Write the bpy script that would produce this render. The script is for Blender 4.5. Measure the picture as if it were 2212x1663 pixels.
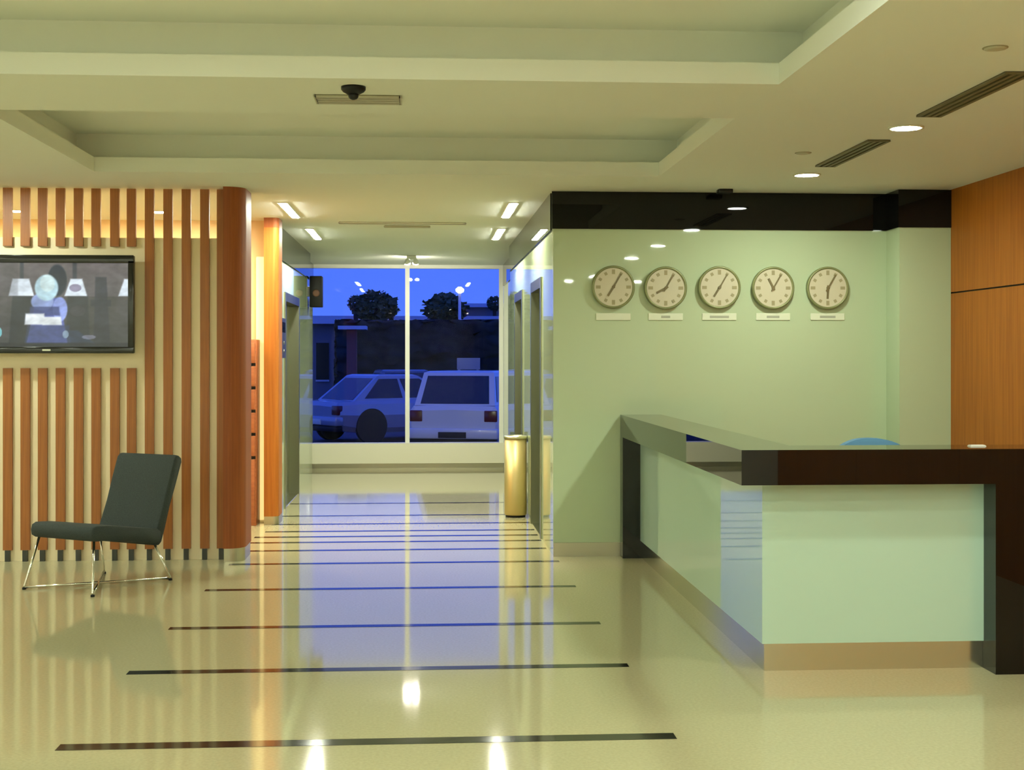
import bpy, bmesh, math, random
from mathutils import Vector, Matrix
random.seed(7)
for o in list(bpy.data.objects):
    bpy.data.objects.remove(o)
scene = bpy.context.scene
COL = scene.collection

# ------------------------------------------------------------------ camera
FPX, CAMH, CXP, HORY = 2900.0, 1.54, 1106.0, 771.0
YAW = math.atan((CXP - 915.0) / FPX)
cam_d = bpy.data.cameras.new('camera')
cam_d.sensor_fit = 'HORIZONTAL'
cam_d.sensor_width = 36.0
cam_d.lens = 36.0 * FPX / 2212.0
cam_d.shift_y = -(831.5 - HORY) / 2212.0
cam_d.clip_end = 500
cam = bpy.data.objects.new('camera', cam_d)
cam.location = (0, 0, CAMH)
cam.rotation_euler = (math.pi / 2, 0, -YAW)
COL.objects.link(cam)
scene.camera = cam

# ------------------------------------------------------------------ world, exposure
w = bpy.data.worlds.new('dusk')
scene.world = w
w.use_nodes = True
nt = w.node_tree
nt.nodes.clear()
wo = nt.nodes.new('ShaderNodeOutputWorld')
bg = nt.nodes.new('ShaderNodeBackground')
tc = nt.nodes.new('ShaderNodeTexCoord')
sp = nt.nodes.new('ShaderNodeSeparateXYZ')
rp = nt.nodes.new('ShaderNodeValToRGB')
rp.color_ramp.elements[0].position = 0.0
rp.color_ramp.elements[0].color = (0.085, 0.20, 1.08, 1)
rp.color_ramp.elements[1].position = 0.35
rp.color_ramp.elements[1].color = (0.045, 0.12, 0.95, 1)
nt.links.new(tc.outputs['Generated'], sp.inputs[0])
nt.links.new(sp.outputs['Z'], rp.inputs[0])
nt.links.new(rp.outputs[0], bg.inputs[0])
nt.links.new(bg.outputs[0], wo.inputs[0])
bg.inputs[1].default_value = 1.0
vs = scene.view_settings
vs.view_transform = 'Standard'
vs.look = 'None'
vs.exposure = 0.06
vs.gamma = 1.0
vs.use_curve_mapping = False
LAMP = 410.0            # radiance of the ceiling downlights
LAMP_COL = (0.95, 1.05, 0.85)
try:
    scene.cycles.max_bounces = 12
    scene.cycles.diffuse_bounces = 6
    scene.cycles.glossy_bounces = 6
    scene.cycles.sample_clamp_indirect = 4.0
except Exception:
    pass


# ------------------------------------------------------------------ photo pixel -> place
def ray(px, py):
    u, v = (px - CXP) / FPX, (py - HORY) / FPX
    return Vector((math.sin(YAW) + u * math.cos(YAW), math.cos(YAW) - u * math.sin(YAW), -v))


def at_y(px, py, y):
    r = ray(px, py)
    return r * (y / r.y) + Vector((0, 0, CAMH))


def at_z(px, py, z):
    r = ray(px, py)
    return r * ((z - CAMH) / r.z) + Vector((0, 0, CAMH))


def X(px, y):
    return at_y(px, HORY, y).x


def Z(py, px, y):
    return at_y(px, py, y).z


# ------------------------------------------------------------------ materials
MATS = {}


def principled(name, col, rough=0.5, metal=0.0, ior=1.5, spec=0.5, coat=0.0, emis=None, estr=0.0):
    m = bpy.data.materials.new(name)
    m.use_nodes = True
    b = m.node_tree.nodes['Principled BSDF']
    b.inputs['Base Color'].default_value = (*col, 1)
    b.inputs['Roughness'].default_value = rough
    b.inputs['Metallic'].default_value = metal
    b.inputs['IOR'].default_value = ior
    b.inputs['Specular IOR Level'].default_value = spec
    b.inputs['Coat Weight'].default_value = coat
    if emis:
        b.inputs['Emission Color'].default_value = (*emis, 1)
        b.inputs['Emission Strength'].default_value = estr
    MATS[name] = m
    return m


def noise_mix(m, c0, c1, scale=(1, 1, 1), nscale=5.0, detail=4.0, lo=0.35, hi=0.65, bump=0.0):
    """colour the principled shader of m with a noise between c0 and c1 (object coordinates)"""
    t = m.node_tree
    b = t.nodes['Principled BSDF']
    tcn = t.nodes.new('ShaderNodeTexCoord')
    mp = t.nodes.new('ShaderNodeMapping')
    mp.inputs['Scale'].default_value = scale
    nz = t.nodes.new('ShaderNodeTexNoise')
    nz.inputs['Scale'].default_value = nscale
    nz.inputs['Detail'].default_value = detail
    cr = t.nodes.new('ShaderNodeValToRGB')
    cr.color_ramp.elements[0].position = lo
    cr.color_ramp.elements[0].color = (*c0, 1)
    cr.color_ramp.elements[1].position = hi
    cr.color_ramp.elements[1].color = (*c1, 1)
    t.links.new(tcn.outputs['Object'], mp.inputs[0])
    t.links.new(mp.outputs[0], nz.inputs['Vector'])
    t.links.new(nz.outputs['Fac'], cr.inputs[0])
    t.links.new(cr.outputs[0], b.inputs['Base Color'])
    if bump:
        bp = t.nodes.new('ShaderNodeBump')
        bp.inputs['Strength'].default_value = bump
        bp.inputs['Distance'].default_value = 0.002
        t.links.new(nz.outputs['Fac'], bp.inputs['Height'])
        t.links.new(bp.outputs[0], b.inputs['Normal'])


M = MATS
principled('ceiling_paint', (0.85, 0.88, 0.82), 0.8)
principled('floor_stone', (0.5, 0.47, 0.32), 0.06)
noise_mix(M['floor_stone'], (0.40, 0.362, 0.215), (0.45, 0.408, 0.248), nscale=70, detail=6)
principled('black_stone', (0.015, 0.013, 0.010), 0.08)
principled('green_glass', (0.50, 0.59, 0.39), 0.025, ior=1.52)
principled('counter_glass', (0.45, 0.615, 0.515), 0.012, ior=1.8)
principled('black_glass', (0.005, 0.005, 0.0045), 0.015, ior=1.36)
principled('black_counter', (0.002, 0.002, 0.002), 0.015, ior=1.44)
principled('wall_paint', (0.84, 0.84, 0.76), 0.7)
principled('cream_backing', (0.93, 0.79, 0.54), 0.6)
principled('peach_paint', (0.80, 0.58, 0.34), 0.7)
principled('wood', (0.3, 0.1, 0.02), 0.45, spec=0.3)
noise_mix(M['wood'], (0.31, 0.090, 0.007), (0.40, 0.130, 0.012), scale=(14, 14, 0.5), nscale=3, detail=5)
principled('slat_wood', (0.3, 0.1, 0.03), 0.45)
noise_mix(M['slat_wood'], (0.25, 0.078, 0.012), (0.34, 0.112, 0.018), scale=(20, 20, 0.6), nscale=3, detail=5)
principled('pillar_wood', (0.22, 0.05, 0.012), 0.55, spec=0.3)
noise_mix(M['pillar_wood'], (0.22, 0.052, 0.010), (0.28, 0.073, 0.014), scale=(16, 16, 0.5), nscale=3, detail=5)
principled('column_wood', (0.5, 0.16, 0.02), 0.5, spec=0.3)
noise_mix(M['column_wood'], (0.36, 0.105, 0.012), (0.46, 0.15, 0.02), scale=(16, 16, 0.5), nscale=3, detail=5)
principled('drawer_wood', (0.36, 0.10, 0.035), 0.4)
noise_mix(M['drawer_wood'], (0.33, 0.09, 0.03), (0.42, 0.13, 0.045), scale=(2, 14, 14), nscale=3, detail=5)
principled('steel', (0.72, 0.72, 0.66), 0.16, 1.0)
principled('brushed_steel', (0.50, 0.47, 0.38), 0.30, 1.0)
principled('door_steel', (0.30, 0.31, 0.22), 0.28, 1.0)
principled('dark_metal', (0.05, 0.05, 0.045), 0.35, 0.6)
principled('chrome', (0.75, 0.74, 0.70), 0.12, 1.0)
principled('brass', (0.58, 0.45, 0.20), 0.42, 0.75)
principled('brass_rim', (0.75, 0.70, 0.50), 0.3, 1.0)
principled('white_frame', (0.80, 0.80, 0.74), 0.45)
principled('sill_paint', (0.78, 0.75, 0.60), 0.5)
principled('black_plastic', (0.005, 0.005, 0.005), 0.5, spec=0.3)
principled('gloss_bezel', (0.006, 0.006, 0.006), 0.12)
principled('charcoal_fabric', (0.032, 0.040, 0.036), 0.9)
noise_mix(M['charcoal_fabric'], (0.019, 0.026, 0.025), (0.030, 0.039, 0.037), nscale=160, detail=2, bump=0.25)
principled('blue_fabric', (0.06, 0.17, 0.30), 0.8)
principled('vent_metal', (0.30, 0.27, 0.16), 0.5)
principled('vent_pale', (0.48, 0.46, 0.35), 0.5)
principled('vent_frame', (0.13, 0.11, 0.05), 0.5)
principled('vent_dark', (0.035, 0.028, 0.012), 0.7)
principled('lamp_trim', (0.80, 0.78, 0.66), 0.5)
principled('clock_dial', (0.60, 0.54, 0.39), 0.5)
principled('clock_rim', (0.24, 0.25, 0.11), 0.35, 0.2)
principled('clock_mark', (0.34, 0.29, 0.16), 0.6)
principled('clock_hand', (0.17, 0.13, 0.055), 0.5)
principled('plate', (0.76, 0.78, 0.60), 0.4)
principled('plate_print', (0.42, 0.42, 0.32), 0.6)
principled('white_card', (0.82, 0.80, 0.72), 0.5)
principled('desk_laminate', (0.35, 0.30, 0.20), 0.4)
principled('asphalt', (0.05, 0.05, 0.055), 0.9)
noise_mix(M['asphalt'], (0.045, 0.045, 0.05), (0.075, 0.075, 0.08), nscale=30)
principled('car_silver', (0.34, 0.36, 0.40), 0.22, 0.3, coat=0.6)
principled('car_white', (0.55, 0.56, 0.58), 0.25, coat=0.6)
principled('car_dark', (0.12, 0.13, 0.16), 0.25, 0.3, coat=0.6)
principled('car_glass', (0.01, 0.012, 0.015), 0.05, ior=1.6)
principled('rubber', (0.012, 0.012, 0.012), 0.8)
principled('tail_light', (0.10, 0.012, 0.012), 0.2)
principled('bark', (0.05, 0.035, 0.025), 0.9)
principled('foliage', (0.05, 0.09, 0.035), 0.9)
noise_mix(M['foliage'], (0.035, 0.06, 0.02), (0.10, 0.14, 0.06), nscale=1.2)
principled('hedge', (0.03, 0.05, 0.03), 0.9)
noise_mix(M['hedge'], (0.006, 0.010, 0.008), (0.028, 0.038, 0.03), nscale=1.5)
principled('grey_render', (0.22, 0.22, 0.24), 0.9)
principled('pale_fascia', (0.72, 0.70, 0.72), 0.7)
principled('kiosk_brown', (0.20, 0.10, 0.07), 0.8)
principled('downlight', (0.9, 0.9, 0.8), 0.5, emis=LAMP_COL, estr=LAMP)
principled('lounge_lamp', (0.9, 0.9, 0.8), 0.5, emis=(1.0, 0.86, 0.5), estr=LAMP * 1.5)
principled('slot_lamp', (0.9, 0.9, 0.8), 0.5, emis=(0.97, 1.0, 0.80), estr=260.0)
principled('emergency_lamp', (0.9, 0.9, 0.9), 0.5, emis=(1.0, 0.95, 0.78), estr=1200.0)
principled('glow_strip', (0.9, 0.8, 0.5), 0.5, emis=(1.0, 0.72, 0.27), estr=0.95)
principled('street_lamp', (0.9, 0.9, 0.9), 0.5, emis=(0.75, 0.8, 1.0), estr=2.0)

# window glass: clear with a fresnel sheen
m = bpy.data.materials.new('window_glass')
m.use_nodes = True
t = m.node_tree
t.nodes.remove(t.nodes['Principled BSDF'])
tr = t.nodes.new('ShaderNodeBsdfTransparent')
gl = t.nodes.new('ShaderNodeBsdfGlossy')
gl.inputs['Roughness'].default_value = 0.0
fr = t.nodes.new('ShaderNodeFresnel')
fr.inputs['IOR'].default_value = 1.18
mx = t.nodes.new('ShaderNodeMixShader')
t.links.new(fr.outputs[0], mx.inputs[0])
t.links.new(tr.outputs[0], mx.inputs[1])
t.links.new(gl.outputs[0], mx.inputs[2])
t.links.new(mx.outputs[0], t.nodes['Material Output'].inputs[0])
M['window_glass'] = m
# television picture: colours painted on the screen's own mesh
m = bpy.data.materials.new('screen_picture')
m.use_nodes = True
t = m.node_tree
b = t.nodes['Principled BSDF']
va = t.nodes.new('ShaderNodeVertexColor')
va.layer_name = 'picture'
b.inputs['Base Color'].default_value = (0.01, 0.01, 0.01, 1)
b.inputs['Roughness'].default_value = 0.15
t.links.new(va.outputs[0], b.inputs['Emission Color'])
b.inputs['Emission Strength'].default_value = 0.85
M['screen_picture'] = m


# ------------------------------------------------------------------ mesh helpers
def mesh_from(name, verts, faces):
    me = bpy.data.meshes.new(name)
    me.from_pydata([tuple(v) for v in verts], [], faces)
    me.update()
    return me


def smooth(me):
    for p in me.polygons:
        p.use_smooth = True


def obj(name, me, mat, parent=None, loc=(0, 0, 0), rot=(0, 0, 0)):
    o = bpy.data.objects.new(name, me)
    COL.objects.link(o)
    if mat is not None and me is not None and len(me.materials) == 0:
        me.materials.append(M[mat])
    o.location = loc
    o.rotation_euler = rot
    if parent is not None:
        o.parent = parent
    return o


def thing(name, label, cat, loc=(0, 0, 0), rotz=0.0, group=None):
    o = bpy.data.objects.new(name, None)
    o.empty_display_size = 0.1
    COL.objects.link(o)
    o.location = loc
    o.rotation_euler = (0, 0, rotz)
    return tag(o, label, cat, group)


def tag(o, label, cat, group=None):
    o['label'] = label
    o['category'] = cat
    if group:
        o['group'] = group
    return o


def struct(o, label=None):
    o['kind'] = 'structure'
    if label:
        o['label'] = label
    return o


def empty_struct(name, loc=(0, 0, 0), label=None):
    o = bpy.data.objects.new(name, None)
    COL.objects.link(o)
    o.location = loc
    return struct(o, label)


def box_me(x0, x1, y0, y1, z0, z1, bev=0.0, seg=2, name='box'):
    bm = bmesh.new()
    bmesh.ops.create_cube(bm, size=1.0)
    for v in bm.verts:
        v.co = Vector((x0 + (v.co.x + .5) * (x1 - x0), y0 + (v.co.y + .5) * (y1 - y0), z0 + (v.co.z + .5) * (z1 - z0)))
    if bev:
        bmesh.ops.bevel(bm, geom=list(bm.edges), offset=bev, segments=seg, affect='EDGES', profile=0.5)
    me = bpy.data.meshes.new(name)
    bm.to_mesh(me)
    bm.free()
    if bev and seg > 1:
        smooth(me)
    return me


def box(name, x0, x1, y0, y1, z0, z1, mat, parent=None, bev=0.0, seg=2, loc=(0, 0, 0), rot=(0, 0, 0)):
    return obj(name, box_me(x0, x1, y0, y1, z0, z1, bev, seg, name), mat, parent, loc, rot)


def prism_me(pts, z0, z1, name='prism'):
    """extrude a plan outline (counter-clockwise) from z0 to z1"""
    n = len(pts)
    v = [(x, y, z0) for x, y in pts] + [(x, y, z1) for x, y in pts]
    f = [tuple(range(n - 1, -1, -1)), tuple(range(n, 2 * n))]
    f += [(i, (i + 1) % n, n + (i + 1) % n, n + i) for i in range(n)]
    return mesh_from(name, v, f)


def lathe_me(prof, n=24, name='lathe', flat=False):
    """revolve [(r, z), ...] round z"""
    v, f = [], []
    for r, z in prof:
        for i in range(n):
            a = 2 * math.pi * i / n
            v.append((r * math.cos(a), r * math.sin(a), z))
    for k in range(len(prof) - 1):
        for i in range(n):
            j = (i + 1) % n
            f.append((k * n + i, k * n + j, (k + 1) * n + j, (k + 1) * n + i))
    f.append(tuple(range(n - 1, -1, -1)))
    f.append(tuple(range((len(prof) - 1) * n, len(prof) * n)))
    me = mesh_from(name, v, f)
    if not flat:
        for p in me.polygons:
            p.use_smooth = len(p.vertices) == 4
    return me


def tube_me(pts, r, n=10, name='tube'):
    """a round bar along a polyline"""
    v, f = [], []
    pts = [Vector(p) for p in pts]
    ref = Vector((0, 0, 1))
    for i, p in enumerate(pts):
        d = (pts[min(i + 1, len(pts) - 1)] - pts[max(i - 1, 0)]).normalized()
        u = ref.cross(d)
        if u.length < 1e-3:
            u = Vector((1, 0, 0)).cross(d)
        u.normalize()
        q = d.cross(u)
        for k in range(n):
            a = 2 * math.pi * k / n
            v.append(p + r * (math.cos(a) * u + math.sin(a) * q))
    for i in range(len(pts) - 1):
        for k in range(n):
            j = (k + 1) % n
            f.append((i * n + k, i * n + j, (i + 1) * n + j, (i + 1) * n + k))
    f.append(tuple(range(n - 1, -1, -1)))
    f.append(tuple(range((len(pts) - 1) * n, len(pts) * n)))
    me = mesh_from(name, v, f)
    for p in me.polygons:
        p.use_smooth = len(p.vertices) == 4
    return me


def slab_with_holes(x0, x1, y0, y1, z0, z1, holes, name):
    """a slab cut by rectangular holes, as one closed mesh"""
    xs = sorted({x0, x1, *[h[0] for h in holes], *[h[1] for h in holes]})
    ys = sorted({y0, y1, *[h[2] for h in holes], *[h[3] for h in holes]})

    def solid(i, j):
        if i < 0 or j < 0 or i >= len(xs) - 1 or j >= len(ys) - 1:
            return False
        cx, cy = (xs[i] + xs[i + 1]) / 2, (ys[j] + ys[j + 1]) / 2
        return not any(h[0] < cx < h[1] and h[2] < cy < h[3] for h in holes)
    v, f, idx = [], [], {}

    def vid(i, j, z):
        k = (i, j, z)
        if k not in idx:
            idx[k] = len(v)
            v.append((xs[i], ys[j], z))
        return idx[k]
    for i in range(len(xs) - 1):
        for j in range(len(ys) - 1):
            if not solid(i, j):
                continue
            f.append((vid(i, j, z0), vid(i, j + 1, z0), vid(i + 1, j + 1, z0), vid(i + 1, j, z0)))
            f.append((vid(i, j, z1), vid(i + 1, j, z1), vid(i + 1, j + 1, z1), vid(i, j + 1, z1)))
            if not solid(i - 1, j):
                f.append((vid(i, j, z0), vid(i, j, z1), vid(i, j + 1, z1), vid(i, j + 1, z0)))
            if not solid(i + 1, j):
                f.append((vid(i + 1, j, z0), vid(i + 1, j + 1, z0), vid(i + 1, j + 1, z1), vid(i + 1, j, z1)))
            if not solid(i, j - 1):
                f.append((vid(i, j, z0), vid(i + 1, j, z0), vid(i + 1, j, z1), vid(i, j, z1)))
            if not solid(i, j + 1):
                f.append((vid(i, j + 1, z0), vid(i, j + 1, z1), vid(i + 1, j + 1, z1), vid(i + 1, j + 1, z0)))
    return mesh_from(name, v, f)


# ------------------------------------------------------------------ the room's measures
CEIL = 2.82
LIP = 0.10
UP = 3.105
XL, XR = -6.2, 4.03           # lobby sides
YB = -2.4                     # wall behind the photographer
YC = 10.33                    # clock wall
YS = 10.36                    # face of the backing behind the slats
YW = 18.70                    # window wall
XCL, XCR = -1.41, 1.00        # corridor walls
YP = 12.75                    # peach wall behind the slat screen

# ------------------------------------------------------------------ floor
floor = struct(box('floor', XL - .2, XR + .2, YB - .2, YW + .2, -0.12, 0.0, 'floor_stone'))
for y, th in ((5.40, .085), (6.656, .075), (7.725, .07), (8.975, .07), (10.08, .07), (10.765, .07), (11.235, .07),
              (11.58, .07), (11.935, .07), (12.45, .07), (13.10, .07), (14.19, .07)):
    box('inlay_strip', -1.44 if y < 11.9 else -1.39, 1.02 if y < 10.3 else 0.985, y - th / 2, y + th / 2, -0.01, 0.0012,
        'black_stone', floor)

# ------------------------------------------------------------------ ceiling with two coffers
C1 = (-5.4, 1.665, 2.6, 6.207)
C2 = (-2.27, 1.665, 7.11, 9.435)
R1 = (-1.10, 0.70, 11.15, 12.40)
R2 = (-1.08, 0.72, 13.35, 14.60)
ceiling = struct(obj('ceiling', slab_with_holes(XL - .2, XR + .2, YB - .2, YW + .2, CEIL, CEIL + LIP,
                                                [C1, C2], 'ceiling'), 'ceiling_paint'))
for (a, b_, c, d) in (C1, C2):
    g = 0.16
    a, b_, c, d = a - g, b_ + g, c - g, d + g
    z0, z1 = CEIL + LIP, UP
    obj('coffer', mesh_from('coffer', [(a, c, z0), (b_, c, z0), (b_, d, z0), (a, d, z0), (a, c, z1), (b_, c, z1), (b_, d, z1), (a, d, z1)],
                            [(0, 4, 5, 1), (1, 5, 6, 2), (2, 6, 7, 3), (3, 7, 4, 0), (4, 7, 6, 5)]), 'ceiling_paint', ceiling)

# ------------------------------------------------------------------ walls
struct(box('wall_front', XL - .2, XR + .2, YB - .2, YB, 0, CEIL, 'wall_paint'))
struct(box('wall_left', XL - .2, XL, YB, YP, 0, CEIL, 'wall_paint'))

# clock wall, its return column and the black fascia over it
COLY = 10.04
XK = X(1943, COLY)
wall_back = struct(box('wall_back', XCR, XR + .2, YC, YC + .12, 0.0, CEIL, 'green_glass'))
box('return_pier', XK, XR, COLY, YC, 0, CEIL, 'green_glass', wall_back)
zf = 2.53
tr1 = empty_struct('trim_1', (0, 0, 0), 'black glass fascia band over the pale green clock wall')
box('fascia', XCR - .012, XK - .012, YC - .012, YC, zf, CEIL - .002, 'black_glass', tr1)
box('fascia', XK - .012, XK, COLY - .012, YC - .012, zf, CEIL - .002, 'black_glass', tr1)
box('fascia', XK, XR, COLY - .012, COLY, zf, CEIL - .002, 'black_glass', tr1)
struct(box('baseboard_back', XCR, 1.6, YC - .012, YC, 0, 0.105, 'brushed_steel'))

# wooden wall on the right: panels with an open joint
wall_right = struct(box('wall_right', XR + .02, XR + .2, YB, YC, 0, CEIL, 'black_plastic'))
zj = 2.03
ys = [COLY, 7.6, 5.2, 2.8, 0.4, YB]
for i in range(len(ys) - 1):
    for z0, z1 in ((0.0, zj - .006), (zj + .006, CEIL)):
        box('wood_panel', XR, XR + .02, ys[i + 1] + .004, ys[i] - .001, z0, z1, 'wood', wall_right)

# backing of the slat screen (open above it) and the wall beyond
XP0, XP1 = X(476, 10.2), X(531, 10.3)
ZB = 2.445
struct(box('wall_slat_backing', XL, XP0 + .02, YS, YS + .1, 0, ZB, 'cream_backing'))
struct(box('wall_lounge', XL, XCL, YP, YP + .1, 0, CEIL, 'peach_paint'))

# corridor walls: glass-clad, with doors and a dark fascia
XWL, XWR = -1.53, 1.115       # the last stretch is a little wider
wl = empty_struct('wall_corridor_left')
D1 = (13.75, 15.30)
for y0, y1, x in ((YP + .1, D1[0], XCL), (D1[1], 16.75, XCL), (16.75, YW, XWL)):
    box('glass_panel', x - .35, x, y0, y1, 0, zf - .03, 'green_glass', wl)
box('glass_panel', XCL - .35, XCL, D1[0], D1[1], 2.20, zf - .03, 'green_glass', wl)
tr2 = struct(obj('trim_2', prism_me([(XCL - .36, YP + .1), (XCL + .012, YP + .1), (XCL + .012, 16.75), (XWL + .012, 16.75),
                                     (XWL + .012, YW), (XCL - .36, YW)], zf - .03, CEIL, 'fascia'), 'black_glass'))
wr = empty_struct('wall_corridor_right')
D2, D3 = (11.33, 12.42), (13.50, 14.62)
for y0, y1, x in ((YC + .12, D2[0], XCR), (D2[1], D3[0], XCR), (D3[1], 15.5, XCR), (15.5, YW, XWR)):
    box('glass_panel', x, x + .35, y0, y1, 0, zf, 'green_glass', wr)
for d in (D2, D3):
    box('glass_panel', XCR, XCR + .35, d[0], d[1], 2.22, zf, 'green_glass', wr)
tr3 = struct(obj('trim_3', prism_me([(XCR - .012, YC + .12), (XCR + .36, YC + .12), (XCR + .36, YW), (XWR - .012, YW),
                                     (XWR - .012, 15.5), (XCR - .012, 15.5)], zf, CEIL, 'fascia'), 'black_glass'))


def lift_door(n, x, side, y0, y1, h):
    """side = +1: wall on the left (door recess goes to -x), -1: wall on the right"""
    e = empty_struct('door_%d' % n, (x, (y0 + y1) / 2, 0))
    w2 = (y1 - y0) / 2

    def bx(nm, d0, d1, a, b_, z0, z1, mat, p):
        xa, xb = sorted((-side * d0, -side * d1))
        return box(nm, xa, xb, a, b_, z0, z1, mat, p)
    fr_ = bx('frame', -0.012, 0.10, -w2, -w2 + .07, 0, h, 'door_steel', e)
    bx('frame', -0.012, 0.10, w2 - .07, w2, 0, h, 'door_steel', e)
    bx('frame', -0.012, 0.10, -w2 + .07, w2 - .07, h - .09, h, 'dark_metal', e)
    bx('door_leaf', 0.10, 0.14, -w2, -.003, 0, h, 'door_steel', e)
    bx('door_leaf', 0.10, 0.14, .003, w2, 0, h, 'door_steel', e)
    bx('threshold', -0.0, 0.10, -w2 + .07, w2 - .07, 0, 0.006, 'steel', e)


lift_door(1, XCL, 1, D1[0], D1[1], 2.20)
lift_door(2, XCR, -1, D2[0], D2[1], 2.22)
lift_door(3, XCR, -1, D3[0], D3[1], 2.22)

# ------------------------------------------------------------------ end window
wn = empty_struct('window_1', (0, YW, 0))
ZS = Z(957, 800, YW)
ZS0 = Z(1000, 800, YW)
ZT = CEIL - .02
xm1, xm2 = X(880, YW), X(1083, YW)
xm0 = xm1 - (xm2 - xm1) - .02
struct(box('wall_window', XWL - .4, XWR + .4, YW + .02, YW + .16, 0, ZS0 + .02, 'brushed_steel'))
box('window_sill', XWL, XWR, -0.10, 0.16, ZS0, ZS, 'sill_paint', wn)
box('head_rail', XWL, XWR, 0.0, 0.08, ZT - .03, CEIL, 'white_frame', wn)
for xm in (xm1, xm2):
    box('mullion', xm - .030, xm + .030, 0.0, 0.08, ZS, ZT - .03, 'white_frame', wn)
xs_ = [XWL - .03, xm1, xm2, XWR + .03]
for i in range(3):
    box('pane', xs_[i] + .030, xs_[i + 1] - .030, 0.035, 0.045, ZS, ZT - .03, 'window_glass', wn)

# ------------------------------------------------------------------ ceiling lamps and vents
dl_ring = lathe_me([(0.098, 0.0), (0.098, -0.008), (0.080, -0.008), (0.078, 0.0)], 28, 'trim_ring')
dl_disc = lathe_me([(0.078, -0.006), (0.078, -0.003)], 28, 'lamp_disc')
dl_disc2 = dl_disc.copy()


def downlight(x, y, label, group, z=CEIL, lamp='downlight'):
    e = thing('downlight', label, 'ceiling light', (x, y, z), 0, group)
    obj('trim_ring', dl_ring, 'lamp_trim', e)
    obj('lamp_disc', dl_disc if lamp == 'downlight' else dl_disc2, lamp, e)


downlight(2.684, 9.265, 'lit round downlight in the ceiling nearest the clock wall', 'downlights over the counter')
downlight(2.684, 7.324, 'lit round downlight between the two ceiling slot grilles', 'downlights over the counter')
for y in (5.39, 3.45, 1.5, -.45):
    downlight(2.684, y, 'added fill downlight in the lobby ceiling between the coffer and the entrance wall', 'lobby downlights')
for y in (9.3, 7.35, 5.4, 3.45, 1.5, -.45):  # unseen row added for even light in the lobby
    downlight(-5.75, y, 'added fill downlight in the lobby ceiling along the far side', 'added side downlights')
for x in (-3.6, -1.2, 0.7):
    downlight(x, 4.2, 'added fill downlight inside the large ceiling coffer', 'added coffer downlights', UP)  # added out of view to light the counter front
    downlight(x, 1.2, 'added fill downlight in the lobby ceiling between the coffer and the entrance wall', 'lobby downlights')  # unseen cross row added as general fill
for i in range(9):  # added washers: the lit wall serves as a big soft reflector
    downlight(-5.6 + i * 1.15, -1.85, 'added wall washing fill downlight close to the lobby entrance wall', 'added entrance wall downlights')
downlight(-4.6, 9.55, 'added fill downlight in the lobby ceiling before the slat screen', 'screen downlights')  # extra lamp added to brighten the slat wall
downlight(-3.4, 9.55, 'added fill downlight in the lobby ceiling before the slat screen', 'screen downlights')
downlight(-4.8, 12.0, 'added fill downlight of the lounge behind the slat screen, out past the television', 'lounge downlights', CEIL, 'lounge_lamp')  # hidden lamp added to brighten the lounge
for px in (35, 343):
    p = at_z(px, 457, CEIL)
    downlight(p.x, 12.0, 'small bright downlight seen through the top gaps of the slat screen', 'lounge downlights', CEIL, 'lounge_lamp')

for (x, y0, y1, side) in ((-1.165, 11.21, 12.35, 'left'), (-1.135, 13.45, 14.6, 'left'), (0.745, 11.09, 12.2, 'right'), (0.775, 13.33, 14.5, 'right')):
    near = y0 < 13
    e = thing('slot_light', 'slim lit ceiling slot beside the %s, %s' % (
        'corridor wall with one lift door' if side == 'left' else 'corridor wall with two lift doors',
        'nearer the lobby' if near else 'nearer the end window'), 'ceiling light', (x, (y0 + y1) / 2, CEIL), 0, 'corridor slot lights')
    h = (y1 - y0) / 2
    box('housing', -.042, .042, -h - .012, h + .012, -.010, 0.0, 'lamp_trim', e)
    box('lamp_tube', -.028, .028, -h, h, -.014, -.0095, 'slot_lamp', e)


def slot_vent(label, x0, x1, y0, y1, n, along, frame, slot):
    e = thing('air_vent', label, 'vent', ((x0 + x1) / 2, (y0 + y1) / 2, CEIL))
    hx, hy = (x1 - x0) / 2, (y1 - y0) / 2
    box('back_plate', -hx, hx, -hy, hy, -.004, 0.0, slot, e)
    L_, W_ = (hy, hx) if along == 'y' else (hx, hy)
    bw = W_ * 2 / (2 * n + 1)
    for i in range(n + 1):
        c = -W_ + bw / 2 + 2 * bw * i
        if along == 'y':
            box('slat', c - bw / 2, c + bw / 2, -hy, hy, -.012, -.004, frame, e)
        else:
            box('slat', -hx, hx, c - bw / 2, c + bw / 2, -.012, -.004, frame, e)
    for s in (-1, 1):
        if along == 'y':
            box('end_bar', -hx, hx, s * hy - .006, s * hy + .006, -.012, -.003, frame, e)
        else:
            box('end_bar', s * hx - .006, s * hx + .006, -hy, hy, -.012, -.003, frame, e)
    return e


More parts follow.
